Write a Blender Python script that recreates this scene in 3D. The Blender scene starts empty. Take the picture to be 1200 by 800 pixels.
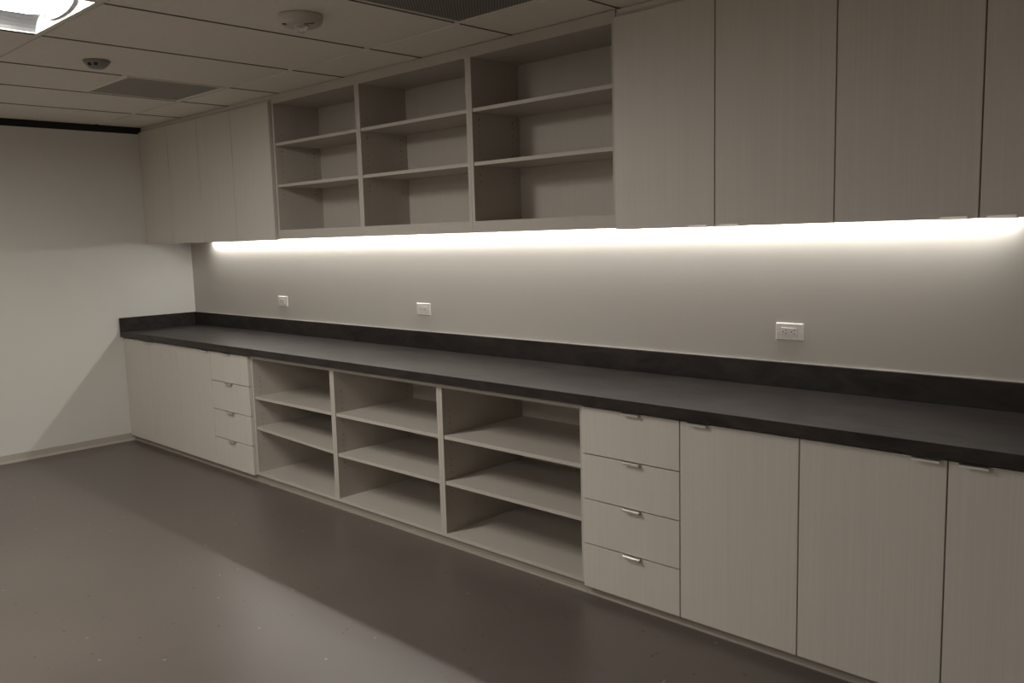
import bpy, bmesh, math, random
from mathutils import Vector, Matrix
random.seed(4)
S = bpy.context.scene
C = S.collection

# ------------------------------------------------------------ materials
def new_mat(name):
    m = bpy.data.materials.new(name); m.use_nodes = True
    nt = m.node_tree
    return m, nt, nt.nodes['Principled BSDF'], nt.nodes.new, nt.links.new

def plain(name, col, rough=0.5, metal=0.0, spec=None, noise=0.03, scale=14.0, bump=0.0):
    m, nt, b, N, L = new_mat(name)
    tc = N('ShaderNodeTexCoord'); n = N('ShaderNodeTexNoise'); n.inputs['Scale'].default_value = scale
    n.inputs['Detail'].default_value = 4
    L(tc.outputs['Object'], n.inputs['Vector'])
    r = N('ShaderNodeValToRGB')
    r.color_ramp.elements[0].position = 0.3; r.color_ramp.elements[1].position = 0.7
    r.color_ramp.elements[0].color = (*[c * (1 - noise) for c in col], 1)
    r.color_ramp.elements[1].color = (*[min(1, c * (1 + noise)) for c in col], 1)
    L(n.outputs['Fac'], r.inputs['Fac']); L(r.outputs['Color'], b.inputs['Base Color'])
    b.inputs['Roughness'].default_value = rough; b.inputs['Metallic'].default_value = metal
    if spec is not None: b.inputs['Specular IOR Level'].default_value = spec
    if bump:
        bp = N('ShaderNodeBump'); bp.inputs['Strength'].default_value = bump; bp.inputs['Distance'].default_value = 0.002
        n2 = N('ShaderNodeTexNoise'); n2.inputs['Scale'].default_value = 220
        L(tc.outputs['Object'], n2.inputs['Vector'])
        L(n2.outputs['Fac'], bp.inputs['Height']); L(bp.outputs['Normal'], b.inputs['Normal'])
    return m

def laminate(name, col, amp=0.10):
    """pale wood-print laminate with fine upright grain streaks"""
    m, nt, b, N, L = new_mat(name)
    tc = N('ShaderNodeTexCoord'); oi = N('ShaderNodeObjectInfo')
    ml = N('ShaderNodeMath'); ml.operation = 'MULTIPLY'; ml.inputs[1].default_value = 37.0
    L(oi.outputs['Random'], ml.inputs[0])
    cx = N('ShaderNodeCombineXYZ'); L(ml.outputs[0], cx.inputs['X']); L(ml.outputs[0], cx.inputs['Y'])
    add = N('ShaderNodeVectorMath'); add.operation = 'ADD'
    L(tc.outputs['Object'], add.inputs[0]); L(cx.outputs['Vector'], add.inputs[1])
    out = None
    for sx, sz, w in ((170, 2.2, 0.5), (55, 0.9, 0.32), (14, 0.5, 0.18)):
        mp = N('ShaderNodeMapping'); mp.inputs['Scale'].default_value = (sx, sx, sz)
        L(add.outputs['Vector'], mp.inputs['Vector'])
        n = N('ShaderNodeTexNoise'); n.inputs['Scale'].default_value = 1.0; n.inputs['Detail'].default_value = 3
        L(mp.outputs['Vector'], n.inputs['Vector'])
        k = N('ShaderNodeMath'); k.operation = 'MULTIPLY_ADD'; k.inputs[1].default_value = w
        L(n.outputs['Fac'], k.inputs[0])
        if out: L(out, k.inputs[2])
        else: k.inputs[2].default_value = 0
        out = k.outputs[0]
    r = N('ShaderNodeValToRGB')
    r.color_ramp.elements[0].position = 0.36; r.color_ramp.elements[1].position = 0.64
    r.color_ramp.elements[0].color = (*[c * (1 - amp) for c in col], 1)
    r.color_ramp.elements[1].color = (*[min(1, c * (1 + amp)) for c in col], 1)
    L(out, r.inputs['Fac']); L(r.outputs['Color'], b.inputs['Base Color'])
    b.inputs['Roughness'].default_value = 0.55; b.inputs['Specular IOR Level'].default_value = 0.35
    return m

def counter_mat(name):
    """charcoal laminate with soft brushed smudges"""
    m, nt, b, N, L = new_mat(name)
    tc = N('ShaderNodeTexCoord')
    mp = N('ShaderNodeMapping'); mp.inputs['Scale'].default_value = (1.4, 3.6, 3.6); mp.inputs['Rotation'].default_value = (0, 0, 0.12)
    L(tc.outputs['Object'], mp.inputs['Vector'])
    n = N('ShaderNodeTexNoise'); n.inputs['Scale'].default_value = 3.2; n.inputs['Detail'].default_value = 8; n.inputs['Roughness'].default_value = 0.62
    n.inputs['Distortion'].default_value = 1.1
    L(mp.outputs['Vector'], n.inputs['Vector'])
    r = N('ShaderNodeValToRGB')
    e = r.color_ramp.elements
    e[0].position = 0.36; e[0].color = (0.024, 0.0198, 0.0183, 1)
    e[1].position = 0.66; e[1].color = (0.035, 0.0292, 0.0272, 1)
    L(n.outputs['Fac'], r.inputs['Fac']); L(r.outputs['Color'], b.inputs['Base Color'])
    rr = N('ShaderNodeMapRange'); rr.inputs['To Min'].default_value = 0.38; rr.inputs['To Max'].default_value = 0.50
    L(n.outputs['Fac'], rr.inputs['Value']); L(rr.outputs['Result'], b.inputs['Roughness'])
    sr = N('ShaderNodeMapRange'); sr.inputs['From Min'].default_value = 0.36; sr.inputs['From Max'].default_value = 0.66
    sr.inputs['To Min'].default_value = 0.18; sr.inputs['To Max'].default_value = 0.38
    b.inputs['Specular Tint'].default_value = (1.0, 0.9, 0.85, 1)
    L(n.outputs['Fac'], sr.inputs['Value']); L(sr.outputs['Result'], b.inputs['Specular IOR Level'])
    return m

def floor_mat(name):
    """taupe sheet vinyl with sparse pale and dark flecks"""
    m, nt, b, N, L = new_mat(name)
    tc = N('ShaderNodeTexCoord')
    n = N('ShaderNodeTexNoise'); n.inputs['Scale'].default_value = 1.7; n.inputs['Detail'].default_value = 6
    L(tc.outputs['Object'], n.inputs['Vector'])
    r = N('ShaderNodeValToRGB'); e = r.color_ramp.elements
    e[0].position = 0.3; e[0].color = (0.120, 0.100, 0.088, 1)
    e[1].position = 0.7; e[1].color = (0.139, 0.117, 0.103, 1)
    L(n.outputs['Fac'], r.inputs['Fac'])
    col = r.outputs['Color']
    for sc, rad, pick, fc, seed in ((7.0, 0.032, 0.70, (0.05, 0.04, 0.034, 1), 0.0), (5.0, 0.020, 0.68, (0.34, 0.31, 0.28, 1), 5.3), (16.0, 0.045, 0.74, (0.065, 0.054, 0.047, 1), 9.1)):
        mp = N('ShaderNodeMapping'); mp.inputs['Location'].default_value = (seed, seed * 1.7, 0); mp.inputs['Scale'].default_value = (1, 0.7, 1)
        L(tc.outputs['Object'], mp.inputs['Vector'])
        nz = N('ShaderNodeTexNoise'); nz.inputs['Scale'].default_value = 60
        L(mp.outputs['Vector'], nz.inputs['Vector'])
        mx0 = N('ShaderNodeVectorMath'); mx0.operation = 'MULTIPLY_ADD'; mx0.inputs[1].default_value = (0.01, 0.01, 0)
        L(nz.outputs['Color'], mx0.inputs[0]); L(mp.outputs['Vector'], mx0.inputs[2])
        v = N('ShaderNodeTexVoronoi'); v.voronoi_dimensions = '2D'; v.inputs['Scale'].default_value = sc
        L(mx0.outputs['Vector'], v.inputs['Vector'])
        lt = N('ShaderNodeMath'); lt.operation = 'LESS_THAN'; lt.inputs[1].default_value = rad
        L(v.outputs['Distance'], lt.inputs[0])
        sp = N('ShaderNodeSeparateColor'); L(v.outputs['Color'], sp.inputs['Color'])
        gt = N('ShaderNodeMath'); gt.operation = 'GREATER_THAN'; gt.inputs[1].default_value = pick
        L(sp.outputs['Red'], gt.inputs[0])
        mu = N('ShaderNodeMath'); mu.operation = 'MULTIPLY'; L(lt.outputs[0], mu.inputs[0]); L(gt.outputs[0], mu.inputs[1])
        mx = N('ShaderNodeMix'); mx.data_type = 'RGBA'
        L(mu.outputs[0], mx.inputs['Factor']); L(col, mx.inputs['A']); mx.inputs['B'].default_value = fc
        col = mx.outputs['Result']
    L(col, b.inputs['Base Color'])
    rr = N('ShaderNodeMapRange'); rr.inputs['To Min'].default_value = 0.31; rr.inputs['To Max'].default_value = 0.38
    L(n.outputs['Fac'], rr.inputs['Value']); L(rr.outputs['Result'], b.inputs['Roughness'])
    b.inputs['Specular IOR Level'].default_value = 0.68
    return m

def perforated(name, sheet, hole, pitch):
    """metal sheet punched with a fine staggered pattern of round holes"""
    m, nt, b, N, L = new_mat(name)
    tc = N('ShaderNodeTexCoord'); mp = N('ShaderNodeMapping'); mp.inputs['Rotation'].default_value = (0, 0, math.radians(45))
    s = 1.0 / pitch; mp.inputs['Scale'].default_value = (s, s, 0)
    L(tc.outputs['Object'], mp.inputs['Vector'])
    v = N('ShaderNodeTexVoronoi'); v.voronoi_dimensions = '2D'; v.inputs['Scale'].default_value = 1; v.inputs['Randomness'].default_value = 0
    L(mp.outputs['Vector'], v.inputs['Vector'])
    lt = N('ShaderNodeMath'); lt.operation = 'LESS_THAN'; lt.inputs[1].default_value = 0.36
    L(v.outputs['Distance'], lt.inputs[0])
    mx = N('ShaderNodeMix'); mx.data_type = 'RGBA'; L(lt.outputs[0], mx.inputs['Factor'])
    mx.inputs['A'].default_value = (*sheet, 1); mx.inputs['B'].default_value = (*hole, 1)
    L(mx.outputs['Result'], b.inputs['Base Color']); b.inputs['Roughness'].default_value = 0.6
    return m

def glow(name, col, strength):
    m, nt, b, N, L = new_mat(name)
    b.inputs['Base Color'].default_value = (0.9, 0.9, 0.9, 1)
    b.inputs['Emission Color'].default_value = (*col, 1); b.inputs['Emission Strength'].default_value = strength
    return m

LED_E, LENS_E = 42.0, 38.0
M = dict(
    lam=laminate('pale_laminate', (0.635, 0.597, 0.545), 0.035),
    lam_dark=laminate('pale_laminate_darkened', (0.52, 0.482, 0.432), 0.025),  # same laminate darkened, shade inside the units put into its colour
    counter=counter_mat('charcoal_laminate'),
    floor=floor_mat('taupe_vinyl'),
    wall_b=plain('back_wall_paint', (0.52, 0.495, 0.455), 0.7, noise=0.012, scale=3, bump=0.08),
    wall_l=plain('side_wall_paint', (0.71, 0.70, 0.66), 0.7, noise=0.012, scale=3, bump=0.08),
    wall_f=plain('bounce_wall_paint', (0.80, 0.78, 0.73), 0.7, noise=0.012, scale=3),  # unseen wall, paint lightened to throw more light back at the cabinets
    tile=plain('ceiling_tile', (0.87, 0.81, 0.735), 0.9, noise=0.02, scale=40, bump=0.1),
    raw=plain('raw_tile_edge', (0.22, 0.19, 0.16), 0.95, noise=0.1),
    tee=plain('ceiling_grid_paint', (0.87, 0.815, 0.74), 0.6, noise=0.01),
    dark=plain('black_reveal', (0.012, 0.010, 0.009), 0.7, noise=0.1),
    base=plain('rubber_cove_base', (0.46, 0.425, 0.375), 0.5, noise=0.03),
    plinth=plain('taupe_plinth_base', (0.30, 0.265, 0.225), 0.5, noise=0.03),
    steel=plain('brushed_nickel', (0.78, 0.75, 0.71), 0.38, 1.0, noise=0.03, scale=60),
    white=plain('white_plastic', (0.74, 0.71, 0.68), 0.4, noise=0.01),
    slot=plain('socket_slot', (0.012, 0.011, 0.010), 0.6, noise=0.05),
    hole=plain('peg_hole', (0.035, 0.028, 0.022), 0.8, noise=0.1),
    enamel=plain('white_enamel', (0.80, 0.79, 0.77), 0.35, noise=0.01),
    alu=plain('aluminium_channel', (0.6, 0.6, 0.6), 0.45, 1.0, noise=0.02),
    grille=perforated('perforated_grille', (0.30, 0.285, 0.265), (0.07, 0.065, 0.06), 0.011),
    grille2=perforated('fine_perforated_grille', (0.40, 0.375, 0.33), (0.22, 0.205, 0.18), 0.006),
    detector=plain('grey_plastic', (0.26, 0.245, 0.225), 0.5, noise=0.02),
    cream=plain('cream_plastic', (0.56, 0.51, 0.46), 0.45, noise=0.02),
    red=plain('red_print', (0.30, 0.05, 0.05), 0.5, noise=0.02),
    led=glow('led_diffuser', (1.0, 0.968, 0.915), LED_E),
    pan=plain('darkened_pan_grey_cap', (0.075, 0.075, 0.077), 0.5, noise=0.01),  # white enamel side reflectors, darkened in colour against lens glare; end caps grey
    lens=glow('lamp_lens', (1.0, 0.965, 0.90), LENS_E),
)
m, nt, b, N, L = new_mat('clear_lens')
b.inputs['Base Color'].default_value = (0.9, 0.9, 0.9, 1); b.inputs['Roughness'].default_value = 0.08
b.inputs['Transmission Weight'].default_value = 0.75; b.inputs['IOR'].default_value = 1.45
M['clear'] = m

# ------------------------------------------------------------ mesh helpers
def box(bm, x0, x1, y0, y1, z0, z1, bev=0.0, seg=1):
    vs = [bm.verts.new(p) for p in ((x0, y0, z0), (x1, y0, z0), (x1, y1, z0), (x0, y1, z0), (x0, y0, z1), (x1, y0, z1), (x1, y1, z1), (x0, y1, z1))]
    fs = [bm.faces.new([vs[i] for i in q]) for q in ((0, 3, 2, 1), (4, 5, 6, 7), (0, 1, 5, 4), (1, 2, 6, 5), (2, 3, 7, 6), (3, 0, 4, 7))]
    if bev:
        es = {e for f in fs for e in f.edges}
        bmesh.ops.bevel(bm, geom=list(es), offset=bev, segments=seg, profile=0.5, affect='EDGES')
    return vs

def extrude_profile(bm, pts, axis, a, b):
    """closed profile of 2-D points swept along an axis from a to b; pts are (y,z) for 'x', (x,z) for 'y'"""
    mk = (lambda p, t: (t, p[0], p[1])) if axis == 'x' else (lambda p, t: (p[0], t, p[1]))
    A = [bm.verts.new(mk(p, a)) for p in pts]; B = [bm.verts.new(mk(p, b)) for p in pts]
    n = len(pts)
    bm.faces.new(A); bm.faces.new(B[::-1])
    for i in range(n): bm.faces.new((A[i], B[i], B[(i + 1) % n], A[(i + 1) % n]))
    bmesh.ops.recalc_face_normals(bm, faces=bm.faces[:])

def lathe(bm, prof, c, seg=40):
    """profile of (radius, z) turned about the upright axis through c"""
    rings = []
    for r, z in prof:
        if r < 1e-6: rings.append([bm.verts.new((c[0], c[1], z))])
        else: rings.append([bm.verts.new((c[0] + r * math.cos(2 * math.pi * k / seg), c[1] + r * math.sin(2 * math.pi * k / seg), z)) for k in range(seg)])
    for A, B in zip(rings, rings[1:]):
        for k in range(seg):
            q = [A[k % len(A)], A[(k + 1) % len(A)], B[(k + 1) % len(B)], B[k % len(B)]]
            q = list(dict.fromkeys(q))
            if len(q) > 2: bm.faces.new(q)
    bmesh.ops.recalc_face_normals(bm, faces=bm.faces[:])

def obj(name, bm, mat, parent=None, smooth=False):
    off = parent.matrix_world.translation.copy() if parent else Vector((0, 0, 0))
    if parent:
        off = Vector((0, 0, 0)); p = parent
        while p: off += p.location; p = p.parent
        bmesh.ops.translate(bm, verts=bm.verts[:], vec=-off)
    me = bpy.data.meshes.new(name); bm.to_mesh(me); bm.free()
    me.materials.append(mat)
    if smooth:
        for f in me.polygons: f.use_smooth = True
    o = bpy.data.objects.new(name, me); C.objects.link(o)
    o.parent = parent
    return o

def bx(name, mat, parent, *d, bev=0.0, label=None):
    bm = bmesh.new(); box(bm, *d, bev=bev)
    o = obj(name, bm, mat, parent)
    if label: o['label'] = label
    return o

def thing(name, label, cat, loc, group=None):
    o = bpy.data.objects.new(name, None); C.objects.link(o); o.location = loc
    o.empty_display_size = 0.1
    o['label'] = label; o['category'] = cat
    if group: o['group'] = group
    return o

def struct(o): o['kind'] = 'structure'; return o

# ------------------------------------------------------------ room
XR, YF, CZ = 7.9, -6.3, 2.366
struct(bx('floor', M['floor'], None, -0.1, XR + 0.1, YF - 0.1, 0.1, -0.08, 0))
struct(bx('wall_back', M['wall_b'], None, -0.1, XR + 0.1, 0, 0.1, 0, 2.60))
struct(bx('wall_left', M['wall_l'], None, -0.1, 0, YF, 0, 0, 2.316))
struct(bx('wall_right', M['wall_l'], None, XR, XR + 0.1, YF, 0, 0, 2.60))
struct(bx('wall_front', M['wall_f'], None, -0.1, XR + 0.1, YF - 0.1, YF, 0, 2.60))
struct(bx('trim_1', M['dark'], None, -0.12, -0.012, YF, 0, 2.318, 2.60))

# cove base along the left wall
bm = bmesh.new()
extrude_profile(bm, [(0.0005, 0.0), (0.014, 0.0), (0.014, 0.003), (0.008, 0.009), (0.0045, 0.018), (0.0045, 0.056), (0.0025, 0.058), (0.0005, 0.058)], 'y', YF + 0.01, -0.566)
struct(obj('baseboard_left', bm, M['base']))

# suspended ceiling: lay-in panels on a flush grid
gx = [-0.012, 0.665, 1.33, 1.95, 2.61, 3.268, 3.89, 4.48, 5.12, 5.77, 6.42, 7.07, 7.72, XR]
gy = [-0.002, -0.655, -1.868, -3.085, -4.30, -5.515, YF]
TROFFERS = ((4, 2), (5, 4))      # cell column, row; the second lamp is added, out of view
GRILLES = {(2, 1): 0.56, (6, 1): 0.62}
bm = bmesh.new()
hb = 0.012
for i in range(len(gx) - 1):
    for j in range(len(gy) - 1):
        x0, x1, y1, y0 = gx[i], gx[i + 1], gy[j], gy[j + 1]
        if (i, j) in TROFFERS: continue
        if (i, j) in GRILLES: y1 = y1 - GRILLES[(i, j)] - 2 * hb
        # a panel sits against one leg of the grid and leaves a hairline at the other
        box(bm, x0 + hb + 0.0005, x1 - hb - 0.006, y0 + hb + 0.005, y1 - hb - 0.001, CZ, CZ + 0.014)
ce = struct(obj('ceiling', bm, M['tile']))
ce.data.materials.append(M['raw'])
for p in ce.data.polygons:
    if abs(p.normal.x) > 0.7: p.material_index = 1
bm = bmesh.new()
for x in gx[1:-1]: box(bm, x - hb, x + hb, YF, 0, CZ + 0.0036, CZ + 0.012)
for j, y in enumerate(gy[1:-1]):
    for i in range(len(gx) - 1): box(bm, gx[i] + hb, gx[i + 1] - hb, y - hb, y + hb, CZ + 0.0036, CZ + 0.012)
for (i, j), h in GRILLES.items():
    y = gy[j] - h - 2 * hb; box(bm, gx[i] + hb, gx[i + 1] - hb, y - hb, y + hb, CZ + 0.0036, CZ + 0.012)
struct(obj('trim_2', bm, M['tee']))
struct(bx('trim_3', M['dark'], None, -0.1, XR, YF, 0, CZ + 0.20, CZ + 0.22))

# ------------------------------------------------------------ cabinet pieces
T = 0.018
BY, BC = -0.584, -0.565     # base: door face, carcass front
UY, UC = -0.354, -0.335     # wall units: door face, carcass front
BTOP = 0.801

def tab_pull(parent, xc, y, z, down=False, w=0.078):
    """edge pull: a folded metal tab lipped over the edge of the front"""
    bm = bmesh.new()
    s = -1 if down else 1
    pts = [(y + 0.012, z + s * 0.0002), (y + 0.012, z + s * 0.0018), (y - 0.0125, z + s * 0.0018), (y - 0.0165, z - s * 0.0018),
           (y - 0.0165, z - s * 0.0085), (y - 0.0148, z - s * 0.0085), (y - 0.0148, z - s * 0.0014), (y - 0.0120, z + s * 0.0002)]
    if down: pts = [(y + 0.012, z - 0.0002), (y + 0.012, z - 0.0018), (y - 0.0165, z - 0.0018), (y - 0.0165, z + 0.0075), (y - 0.0148, z + 0.0075), (y - 0.0148, z - 0.0002)]
    extrude_profile(bm, pts, 'x', xc - w / 2, xc + w / 2)
    o = obj('handle', bm, M['steel'], parent); o['label'] = 'brushed metal edge pull'
    return o

def front(kind, root, x0, x1, z0, z1, y, hx, down=False):
    g = 0.0023
    e = bx(kind, M['lam'], root, x0 + g, x1 - g, y, y + 0.0185, z0 + g, z1 - g, bev=0.0008)
    zz = (z0 + g) if down else (z1 - g)
    tab_pull(e, hx, y, zz, down)
    return e

def carcass(root, x0, x1, y, z0, z1, deep=0.0, openings=True):
    g = 0.0008
    bx('side_panel', M['lam_dark'], root, x0 + g, x0 + T, y, -0.002 - deep, z0, z1)
    bx('side_panel', M['lam_dark'], root, x1 - T, x1 - g, y, -0.002 - deep, z0, z1)
    bx('bottom_panel', M['lam_dark'], root, x0 + T, x1 - T, y, -0.002 - deep, z0, z0 + T)
    bx('top_panel', M['lam_dark'], root, x0 + T, x1 - T, y, -0.002 - deep, z1 - T, z1)
    bx('back_panel', M['lam_dark'], root, x0 + T, x1 - T, -0.012 - deep, -0.002 - deep, z0 + T, z1 - T)

def kick(root, x0, x1):
    y = BC + 0.010
    bm = bmesh.new()
    extrude_profile(bm, [(y + 0.02, 0.0003), (y - 0.008, 0.0003), (y - 0.008, 0.003), (y - 0.003, 0.008), (y, 0.018), (y, 0.0445), (y + 0.02, 0.0445)], 'x', x0, x1)
    obj('toe_kick', bm, M['plinth'], root)['label'] = 'taupe cove base along the plinth'

def base_cab(name, label, cat, x0, x1, fronts, group, cx0=None, cx1=None):
    """fronts: (kind, x0, x1, z0, z1, handle x)"""
    root = thing(name, label, cat, ((x0 + x1) / 2, -0.28, 0), group)
    a, b_ = (cx0 if cx0 is not None else x0), (cx1 if cx1 is not None else x1)
    carcass(root, a, b_, BC, 0.045, BTOP)
    kick(root, a, b_)
    for k, fx0, fx1, z0, z1, hx in fronts: front(k, root, fx0, fx1, z0, z1, BY, hx)
    return root

def wall_cab(label, x0, xm, x1, group):
    root = thing('wall_cabinet', label, 'wall cabinet', ((x0 + x1) / 2, -0.17, 1.49), group)
    carcass(root, x0, x1, UC, 1.534, 2.345)
    bx('light_rail', M['lam'], root, x0 + 0.001, x1 - 0.001, UC, UC + T, 1.496, 1.534)
    bx('top_filler', M['lam'], root, x0 + 0.001, x1 - 0.001, UC + 0.004, UC + 0.022, 2.345, CZ - 0.003)
    front('door', root, x0, xm, 1.489, 2.330, UY, xm - 0.066, True)
    front('door', root, xm, x1, 1.489, 2.330, UY, xm + 0.066, True)
    return root

bm = bmesh.new()
bmesh.ops.create_cone(bm, cap_ends=True, segments=10, radius1=0.0028, radius2=0.0028, depth=0.0008, matrix=Matrix.Rotation(math.pi / 2, 4, 'Y'))
PEG = bpy.data.meshes.new('peg_hole'); bm.to_mesh(PEG); bm.free(); PEG.materials.append(M['hole'])
def peg_holes(root, x, side, y_front, depth, zs):
    """two upright rows of shelf pin holes bored in the inner face of a side panel"""
    for yy in (y_front + 0.045, y_front + depth - 0.055):
        for z in zs:
            o = bpy.data.objects.new('peg_hole', PEG); C.objects.link(o); o.parent = root
            o.location = Vector((x + side * 0.0002, yy, z)) - root.location

def shelf(root, x0, x1, y0, y1, z, th=0.0175, tilt=0.0):
    bm = bmesh.new()
    vs = box(bm, x0, x1, y0, y1, z - th, z)
    if tilt:
        for v in bm.verts: v.co.z += tilt * (x1 - v.co.x) / (x1 - x0)
    return obj('shelf', bm, M['lam_dark'], root)

def open_base(label, x0, x1, s1, s2, group, tilt=0.0):
    root = thing('open_base_unit', label, 'shelving unit', ((x0 + x1) / 2, -0.28, 0), group)
    t = 0.0195
    g = 0.0005
    for a, b_ in ((x0 + g, x0 + t), (x1 - t, x1 - g)):
        bx('side_panel', M['lam_dark'], root, a, b_, BC, -0.002, 0.045, BTOP)
    bx('bottom_panel', M['lam_dark'], root, x0 + t, x1 - t, BC, -0.002, 0.045, 0.062)
    bx('top_rail', M['lam_dark'], root, x0 + t, x1 - t, BC, -0.002, 0.775, BTOP)
    bx('back_panel', M['lam_dark'], root, x0 + t, x1 - t, -0.012, -0.002, 0.062, 0.775)
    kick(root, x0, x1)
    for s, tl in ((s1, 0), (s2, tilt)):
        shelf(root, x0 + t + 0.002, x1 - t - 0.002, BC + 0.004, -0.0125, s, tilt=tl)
    zs = [s2 - 0.06 + 0.032 * k for k in range(6)] + [s1 - 0.045 + 0.032 * k for k in range(6)] + [s2 - 0.09]
    zs = [z for z in zs if not (s1 - 0.022 < z < s1 + 0.003 or s2 - 0.022 < z < s2 + 0.003)]
    peg_holes(root, x0 + t, 1, BC, 0.56, zs)
    return root

def open_wall(label, x0, x1, group):
    root = thing('open_wall_unit', label, 'shelving unit', ((x0 + x1) / 2, -0.17, 1.49), group)
    t = 0.0195; g = 0.0005
    for a, b_ in ((x0 + g, x0 + t), (x1 - t, x1 - g)):
        bx('side_panel', M['lam_dark'], root, a, b_, UC, -0.002, 1.534, 2.345)
    bx('bottom_panel', M['lam_dark'], root, x0 + t, x1 - t, UC, -0.002, 1.534, 1.552)
    bx('light_rail', M['lam_dark'], root, x0 + g, x1 - g, UC, UC + T, 1.497, 1.534)
    bx('top_panel', M['lam_dark'], root, x0 + t, x1 - t, UC, -0.002, 2.312, 2.345)
    bx('top_filler', M['lam_dark'], root, x0 + g, x1 - g, UC, UC + T, 2.345, CZ - 0.0035)
    bx('back_panel', M['lam_dark'], root, x0 + t, x1 - t, -0.012, -0.002, 1.552, 2.312)
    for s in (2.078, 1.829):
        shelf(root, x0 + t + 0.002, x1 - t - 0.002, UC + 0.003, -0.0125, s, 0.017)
    zs = [2.078 - 0.24 + 0.034 + 0.032 * k for k in range(6)] + [2.078 - 0.05, 2.078 + 0.05] + [1.829 - 0.09, 1.829 - 0.058]
    peg_holes(root, x0 + t, 1, UC, 0.33, zs)
    return root

ZD = [0.040, 0.2253, 0.4129, 0.6001, 0.7935]
DT = 0.7935
# base run, left to right
gB = 'base cabinets under the worktop'
base_cab('base_cabinet', 'pale laminate two-door base cabinet in the corner against the left wall', 'cabinet', 0.004, 0.868,
         [('door', 0.004, 0.434, 0.040, DT, 0.434 - 0.045), ('door', 0.434, 0.868, 0.040, DT, 0.434 + 0.05)], gB)
base_cab('base_cabinet', 'pale single-door base cabinet just left of the far stack of drawers', 'cabinet', 0.868, 1.3476,
         [('door', 0.868, 1.3476, 0.040, DT, 1.3476 - 0.050)], gB)
base_cab('drawer_cabinet', 'pale four-drawer base cabinet left of the open cubbies, far from the camera', 'drawer unit', 1.3476, 1.829,
         [('drawer', 1.3476, 1.829, ZD[k], ZD[k + 1], 1.588) for k in range(4)], 'four-drawer base cabinets', cx1=1.832)
gO = 'open base shelving units between the drawer units'
open_base('open base cubby unit with a tilted lower shelf, beside the far drawer unit', 1.8325, 2.6875, 0.543, 0.325, gO, tilt=0.028)
open_base('middle of the three open base cubby units below the worktop', 2.6875, 3.5685, 0.543, 0.318, gO)
open_base('open base cubby unit touching the large drawer unit nearer the camera', 3.5685, 4.4455, 0.545, 0.321, gO)
base_cab('drawer_cabinet', 'pale four-drawer base cabinet right of the open cubbies, drawers seen large', 'drawer unit', 4.4483, 4.9105,
         [('drawer', 4.4483, 4.9105, ZD[k], ZD[k + 1], 4.697) for k in range(4)], 'four-drawer base cabinets', cx0=4.447)
base_cab('base_cabinet', 'pale single-door base cabinet just right of the large drawer unit, pull at its top left', 'cabinet', 4.9105, 5.3683,
         [('door', 4.9105, 5.3683, 0.040, DT, 4.9105 + 0.078)], gB)
base_cab('base_cabinet', 'pale two-door base cabinet nearest the camera at the right end', 'cabinet', 5.3683, 6.28,
         [('door', 5.3683, 5.822, 0.040, DT, 5.822 - 0.058), ('door', 5.822, 6.28, 0.040, DT, 5.822 + 0.072)], gB)

# wall run
gW = 'two-door wall cabinets near the ceiling'
wall_cab('narrow-looking two-door wall cabinet in the corner against the left wall', 0.004, 0.4713, 0.9252, gW)
wall_cab('two-door wall cabinet between the corner cabinet and the open wall shelves', 0.9252, 1.3876, 1.8553, gW)
gP = 'open wall shelving units in a row'
open_wall('open wall shelf unit beside the far closed cabinets, smallest in view', 1.862, 2.7255, gP)
open_wall('middle of the three open wall shelf units under the ceiling', 2.7255, 3.597, gP)
open_wall('open wall shelf unit touching the large closed doors, its shelves seen widest', 3.597, 4.4575, gP)
wall_cab('large two-door wall cabinet directly right of the open wall shelves', 4.4599, 4.9185, 5.3711, gW)
wall_cab('two-door wall cabinet at the dim right end of the run', 5.3711, 5.816, 6.28, gW)

# worktop
w = thing('worktop', 'long charcoal laminate worktop with upstands, running over all base cabinets', 'worktop', (3.14, -0.30, 0.802))
WF = -0.609
bx('counter_slab', M['counter'], w, 0.001, 6.30, WF, -0.001, 0.802, 0.845, bev=0.0015)
bx('backsplash', M['counter'], w, 0.020, 6.30, -0.020, -0.001, 0.8452, 0.945, bev=0.001)
bx('side_splash', M['counter'], w, 0.001, 0.0195, WF + 0.001, -0.001, 0.8452, 0.944, bev=0.001)
bx('pale_strip', M['white'], w, 0.020, 6.30, -0.0045, -0.0005, 0.945, 0.9475, label='thin pale strip along the wall')  # thin pale strip on top of the backsplash

# under-cabinet light
t = thing('under_cabinet_light', 'long glowing strip light under the wall cabinets, close to the back wall', 'light', (3.1, -0.05, 1.525))
bx('channel', M['alu'], t, 0.372, 5.845, -0.044, -0.016, 1.506, 1.5335)
bm = bmesh.new(); box(bm, 0.375, 5.842, -0.041, -0.019, 1.5005, 1.506)
obj('diffuser', bm, M['led'], t)['label'] = 'glowing white diffuser'
for xx in (0.369, 5.845): bx('end_cap', M['white'], t, xx, xx + 0.003, -0.044, -0.016, 1.4995, 1.5335)

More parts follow.
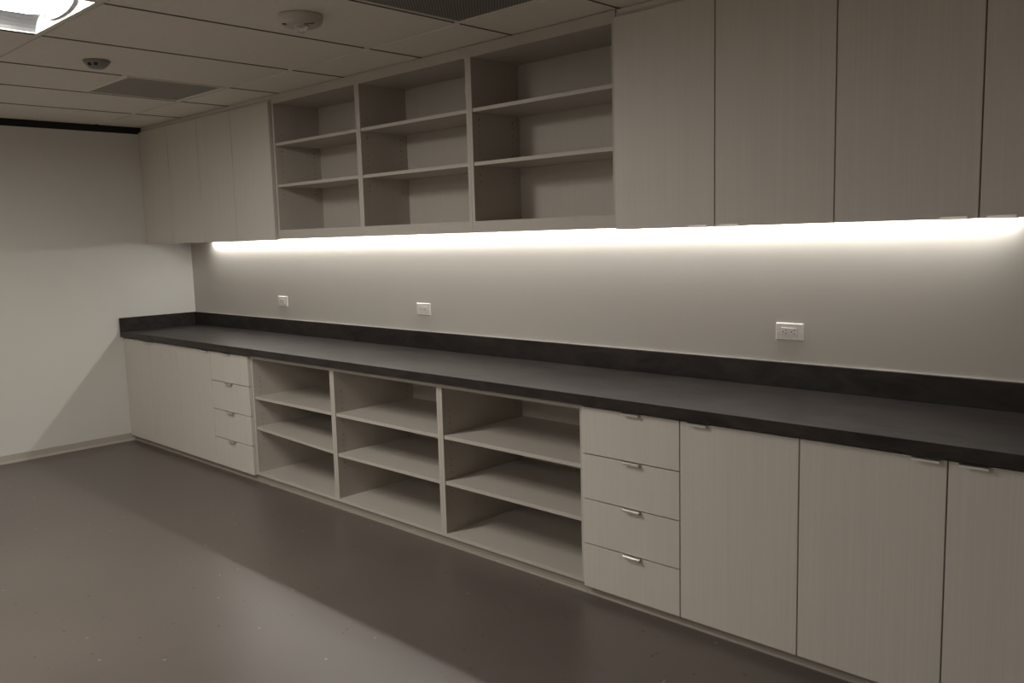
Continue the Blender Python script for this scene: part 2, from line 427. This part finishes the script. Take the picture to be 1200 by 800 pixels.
# wall outlets, mounted sideways
def outlet(x0, x1, z0, z1, label):
    xc, zc = (x0 + x1) / 2, (z0 + z1) / 2
    root = thing('wall_outlet', label, 'outlet', (xc, 0, zc), 'sideways outlets above the backsplash')
    bm = bmesh.new()
    w_, h_ = (x1 - x0) / 2, (z1 - z0) / 2
    # plate with a sloping rim
    o_ = [bm.verts.new((xc + sx * w_, -0.0004, zc + sz * h_)) for sx, sz in ((-1, -1), (1, -1), (1, 1), (-1, 1))]
    m_ = [bm.verts.new((xc + sx * w_, -0.0030, zc + sz * h_)) for sx, sz in ((-1, -1), (1, -1), (1, 1), (-1, 1))]
    f_ = [bm.verts.new((xc + sx * (w_ - 0.004), -0.0072, zc + sz * (h_ - 0.004))) for sx, sz in ((-1, -1), (1, -1), (1, 1), (-1, 1))]
    for k in range(4):
        l = (k + 1) % 4
        bm.faces.new((o_[k], o_[l], m_[l], m_[k])); bm.faces.new((m_[k], m_[l], f_[l], f_[k]))
    bm.faces.new(f_); bm.faces.new(o_[::-1])
    bmesh.ops.recalc_face_normals(bm, faces=bm.faces[:])
    obj('cover_plate', bm, M['white'], root)
    rc = bx('receptacle', M['white'], root, xc - 0.034, xc + 0.034, -0.0095, -0.0070, zc - 0.0165, zc + 0.0165, bev=0.0015)
    bm = bmesh.new()
    for s in (-0.0185, 0.0165):
        bmesh.ops.create_cone(bm, cap_ends=True, segments=14, radius1=0.0026, radius2=0.0026, depth=0.001,
                              matrix=Matrix.Translation((xc + s - 0.006, -0.0097, zc)) @ Matrix.Rotation(math.pi / 2, 4, 'X'))
        for dz in (-0.0065, 0.0065): box(bm, xc + s + 0.002, xc + s + 0.0095, -0.0101, -0.0092, zc + dz - 0.0011, zc + dz + 0.0011)
    obj('socket_slots', bm, M['slot'], rc)['label'] = 'dark prong slots'
    for s in (-1, 1):
        bm = bmesh.new()
        bmesh.ops.create_cone(bm, cap_ends=True, segments=14, radius1=0.003, radius2=0.0022, depth=0.0012,
                              matrix=Matrix.Translation((xc + s * 0.0475, -0.0076, zc)) @ Matrix.Rotation(math.pi / 2, 4, 'X'))
        obj('screw', bm, M['white'], root)
outlet(1.262, 1.378, 1.036, 1.106, 'small white sideways outlet above the backsplash, farthest from the camera')
outlet(2.762, 2.883, 1.038, 1.108, 'white sideways outlet on the back wall below the middle open shelves')
outlet(4.993, 5.110, 1.034, 1.104, 'white sideways outlet seen largest, on the wall below the closed doors')

# recessed troffer
def troffer(i, j, label):
    x0, x1, y0, y1 = gx[i] + hb + 0.002, gx[i + 1] - hb - 0.002, gy[j + 1] + hb + 0.002, gy[j] - hb - 0.002
    xc, yc = (x0 + x1) / 2, (y0 + y1) / 2
    t = thing('ceiling_light', label, 'ceiling light', (xc, yc, CZ))
    bm = bmesh.new()
    th = 0.0015; zt = CZ + 0.085
    for d in ((x0, x0 + th, y0, y1, CZ, zt), (x1 - th, x1, y0, y1, CZ, zt), (x0, x1, y0, y0 + th, CZ, zt), (x0, x1, y1 - th, y1, CZ, zt), (x0, x1, y0, y1, zt, zt + th)): box(bm, *d)
    obj('housing', bm, M['enamel'], t)
    for sgn in (-1, 1):      # curved side reflectors
        bm = bmesh.new(); pts = []
        for k in range(9):
            a = k / 8 * math.pi / 2
            pts.append((xc + sgn * (0.165 + (x1 - xc - 0.168) * math.sin(a)), CZ + 0.004 + 0.072 * math.cos(a)))
        pts += [(p[0], p[1] + 0.002) for p in pts[::-1]]
        extrude_profile(bm, pts, 'y', y0 + 0.004, y1 - 0.004)
        obj('reflector', bm, M['pan'], t, smooth=False)
    bm = bmesh.new()         # rounded glowing lens, end corners rounded
    n = 14; rows = []
    yl0, yl1 = y0 + 0.02, y1 - 0.02
    for q in range(17):
        v = q / 16; yy = yl0 + (yl1 - yl0) * v
        d = min(yy - yl0, yl1 - yy)
        shrink = 1.0 if d > 0.04 else math.sqrt(max(0.0, 1 - ((0.04 - d) / 0.04) ** 2)) * 0.25 + 0.75
        rows.append([(xc + 0.160 * shrink * math.cos(math.pi * k / n), yy, CZ + 0.070 - 0.052 * math.sin(math.pi * k / n) ** 0.6 * (0.55 + 0.45 * shrink)) for k in range(n + 1)])
    V = [[bm.verts.new(p) for p in r] for r in rows]
    for a, b_ in zip(V, V[1:]):
        for k in range(n): bm.faces.new((a[k], a[k + 1], b_[k + 1], b_[k]))
    bm.faces.new(V[0]); bm.faces.new(V[-1][::-1])
    bmesh.ops.recalc_face_normals(bm, faces=bm.faces[:])
    for ye in (y0 + 0.012, y1 - 0.018):
        be = bmesh.new()
        pr = [(xc + 0.172 * math.cos(math.pi * k / n), CZ + 0.072 - 0.064 * math.sin(math.pi * k / n) ** 0.6) for k in range(n + 1)]
        extrude_profile(be, pr, 'y', ye, ye + 0.005)
        obj('lens_end_cap', be, M['pan'], t)['label'] = 'grey end cap around the lens'
    obj('lens', bm, M['lens'], t, smooth=True)['label'] = 'glowing white lens'
troffer(4, 2, 'recessed white ceiling troffer with a glowing rounded lens, at the top left corner')
troffer(5, 4, 'added second ceiling troffer, out of view, lighting the cabinet fronts')  # unseen lamp added for flatter light on the fronts and cubby sides

# return air grilles in the ceiling
def grille(x0, x1, y0, y1, mat, label, fw):
    root = thing('ceiling_grille', label, 'air grille', ((x0 + x1) / 2, (y0 + y1) / 2, CZ))
    bm = bmesh.new()
    for d in ((x0, x0 + fw, y0, y1), (x1 - fw, x1, y0, y1), (x0 + fw, x1 - fw, y0, y0 + fw), (x0 + fw, x1 - fw, y1 - fw, y1)):
        box(bm, *d, CZ - 0.002, CZ + 0.014)
    obj('frame', bm, M['tee'], root)
    bx('perforated_face', mat, root, x0 + fw, x1 - fw, y0 + fw, y1 - fw, CZ + 0.002, CZ + 0.006, label='finely perforated metal sheet')
grille(gx[2] + hb + .001, gx[3] - hb - .001, gy[1] - 0.56 - hb, gy[1] - hb - .001, M['grille2'], 'square grey-green air grille in the ceiling near the far corner', 0.016)
grille(gx[6] + hb + .001, gx[7] - hb - .001, gy[1] - 0.62 - hb, gy[1] - hb - .001, M['grille'], 'dark perforated air grille cut by the top edge of the photo', 0.004)

# strobe alarm and small detector
c = (3.573, -1.219)
t = thing('ceiling_alarm', 'round cream ceiling alarm with a clear strobe at its centre', 'alarm', (c[0], c[1], CZ))
bm = bmesh.new(); lathe(bm, [(0, CZ - 0.0005), (0.086, CZ - 0.0005), (0.087, CZ - 0.008), (0.083, CZ - 0.026), (0.077, CZ - 0.036), (0.070, CZ - 0.040), (0, CZ - 0.041)], c)
bd = obj('housing', bm, M['cream'], t, smooth=True)
bm = bmesh.new(); lathe(bm, [(0, CZ - 0.040), (0.030, CZ - 0.040), (0.030, CZ - 0.045), (0, CZ - 0.046)], c, 24)
obj('reflector', bm, M['steel'], t)
bm = bmesh.new(); lathe(bm, [(0, CZ - 0.0462), (0.025, CZ - 0.0462), (0.024, CZ - 0.056), (0.015, CZ - 0.066), (0, CZ - 0.069)], c, 8)
obj('strobe_lens', bm, M['clear'], t)['label'] = 'clear faceted strobe lens'
right = Vector((math.cos(0.764), math.sin(0.764))); fwd = Vector((-right.y, right.x))
def spot(px, py, hx, hy, z0, z1, mat, nm, parent, ang=0.0):
    bm = bmesh.new(); box(bm, -hx, hx, -hy, hy, z0, z1)
    p = Vector(c) + right * px + fwd * py
    bmesh.ops.transform(bm, matrix=Matrix.Translation((p.x, p.y, 0)) @ Matrix.Rotation(0.764 + ang, 4, 'Z'), verts=bm.verts[:])
    return obj(nm, bm, mat, parent)
spot(0.042, -0.040, 0.020, 0.005, CZ - 0.0425, CZ - 0.040, M['red'], 'warning_mark', t, -0.15)['label'] = 'small dark red printed mark'
spot(-0.055, -0.040, 0.007, 0.006, CZ - 0.0425, CZ - 0.039, M['slot'], 'sensor_hole', t)

c = (2.237, -1.495)
t = thing('ceiling_detector', 'small grey cone-shaped ceiling sensor with two dark openings', 'sensor', (c[0], c[1], CZ))
bm = bmesh.new(); lathe(bm, [(0, CZ - 0.0005), (0.061, CZ - 0.0005), (0.061, CZ - 0.007), (0.052, CZ - 0.017), (0.039, CZ - 0.031), (0.031, CZ - 0.036), (0, CZ - 0.037)], c)
bd = obj('housing', bm, M['detector'], t, smooth=True)
for s in (-0.014, 0.015):
    bm = bmesh.new()
    p = Vector(c) + right * s - fwd * 0.044
    bmesh.ops.create_uvsphere(bm, u_segments=14, v_segments=8, radius=0.0088, matrix=Matrix.Translation((p.x, p.y, CZ - 0.022)))
    obj('sensor_eye', bm, M['slot'], t, smooth=True)['label'] = 'dark round sensor opening'

# ------------------------------------------------------------ camera
cam = bpy.data.cameras.new('camera'); co = bpy.data.objects.new('camera', cam); C.objects.link(co)
yaw, pitch, roll, f = 0.76388, -0.12207, -0.02725, 1003.244
F = Vector((-math.sin(yaw) * math.cos(pitch), math.cos(yaw) * math.cos(pitch), math.sin(pitch)))
R = Vector((math.cos(yaw), math.sin(yaw), 0)); U = R.cross(F)
R2 = R * math.cos(roll) + U * math.sin(roll); U2 = -R * math.sin(roll) + U * math.cos(roll)
mw = Matrix((R2, U2, -F)).transposed().to_4x4(); mw.translation = Vector((6.5923, -3.2110, 1.4752))
co.matrix_world = mw
cam.sensor_width = 36.0; cam.lens = f / 1200 * 36.0; cam.clip_start = 0.05
S.camera = co

# ------------------------------------------------------------ world, view
wd = bpy.data.worlds.new('world'); S.world = wd; wd.use_nodes = True
wd.node_tree.nodes['Background'].inputs['Color'].default_value = (0.02, 0.02, 0.02, 1)
wd.node_tree.nodes['Background'].inputs['Strength'].default_value = 0.2
S.view_settings.view_transform = 'Standard'; S.view_settings.look = 'None'
S.view_settings.gamma = 1.0; S.view_settings.use_curve_mapping = False
S.view_settings.exposure = 0.0
S.cycles.use_denoising = True
S.cycles.max_bounces = 10; S.cycles.diffuse_bounces = 7
S.cycles.sample_clamp_indirect = 6.0
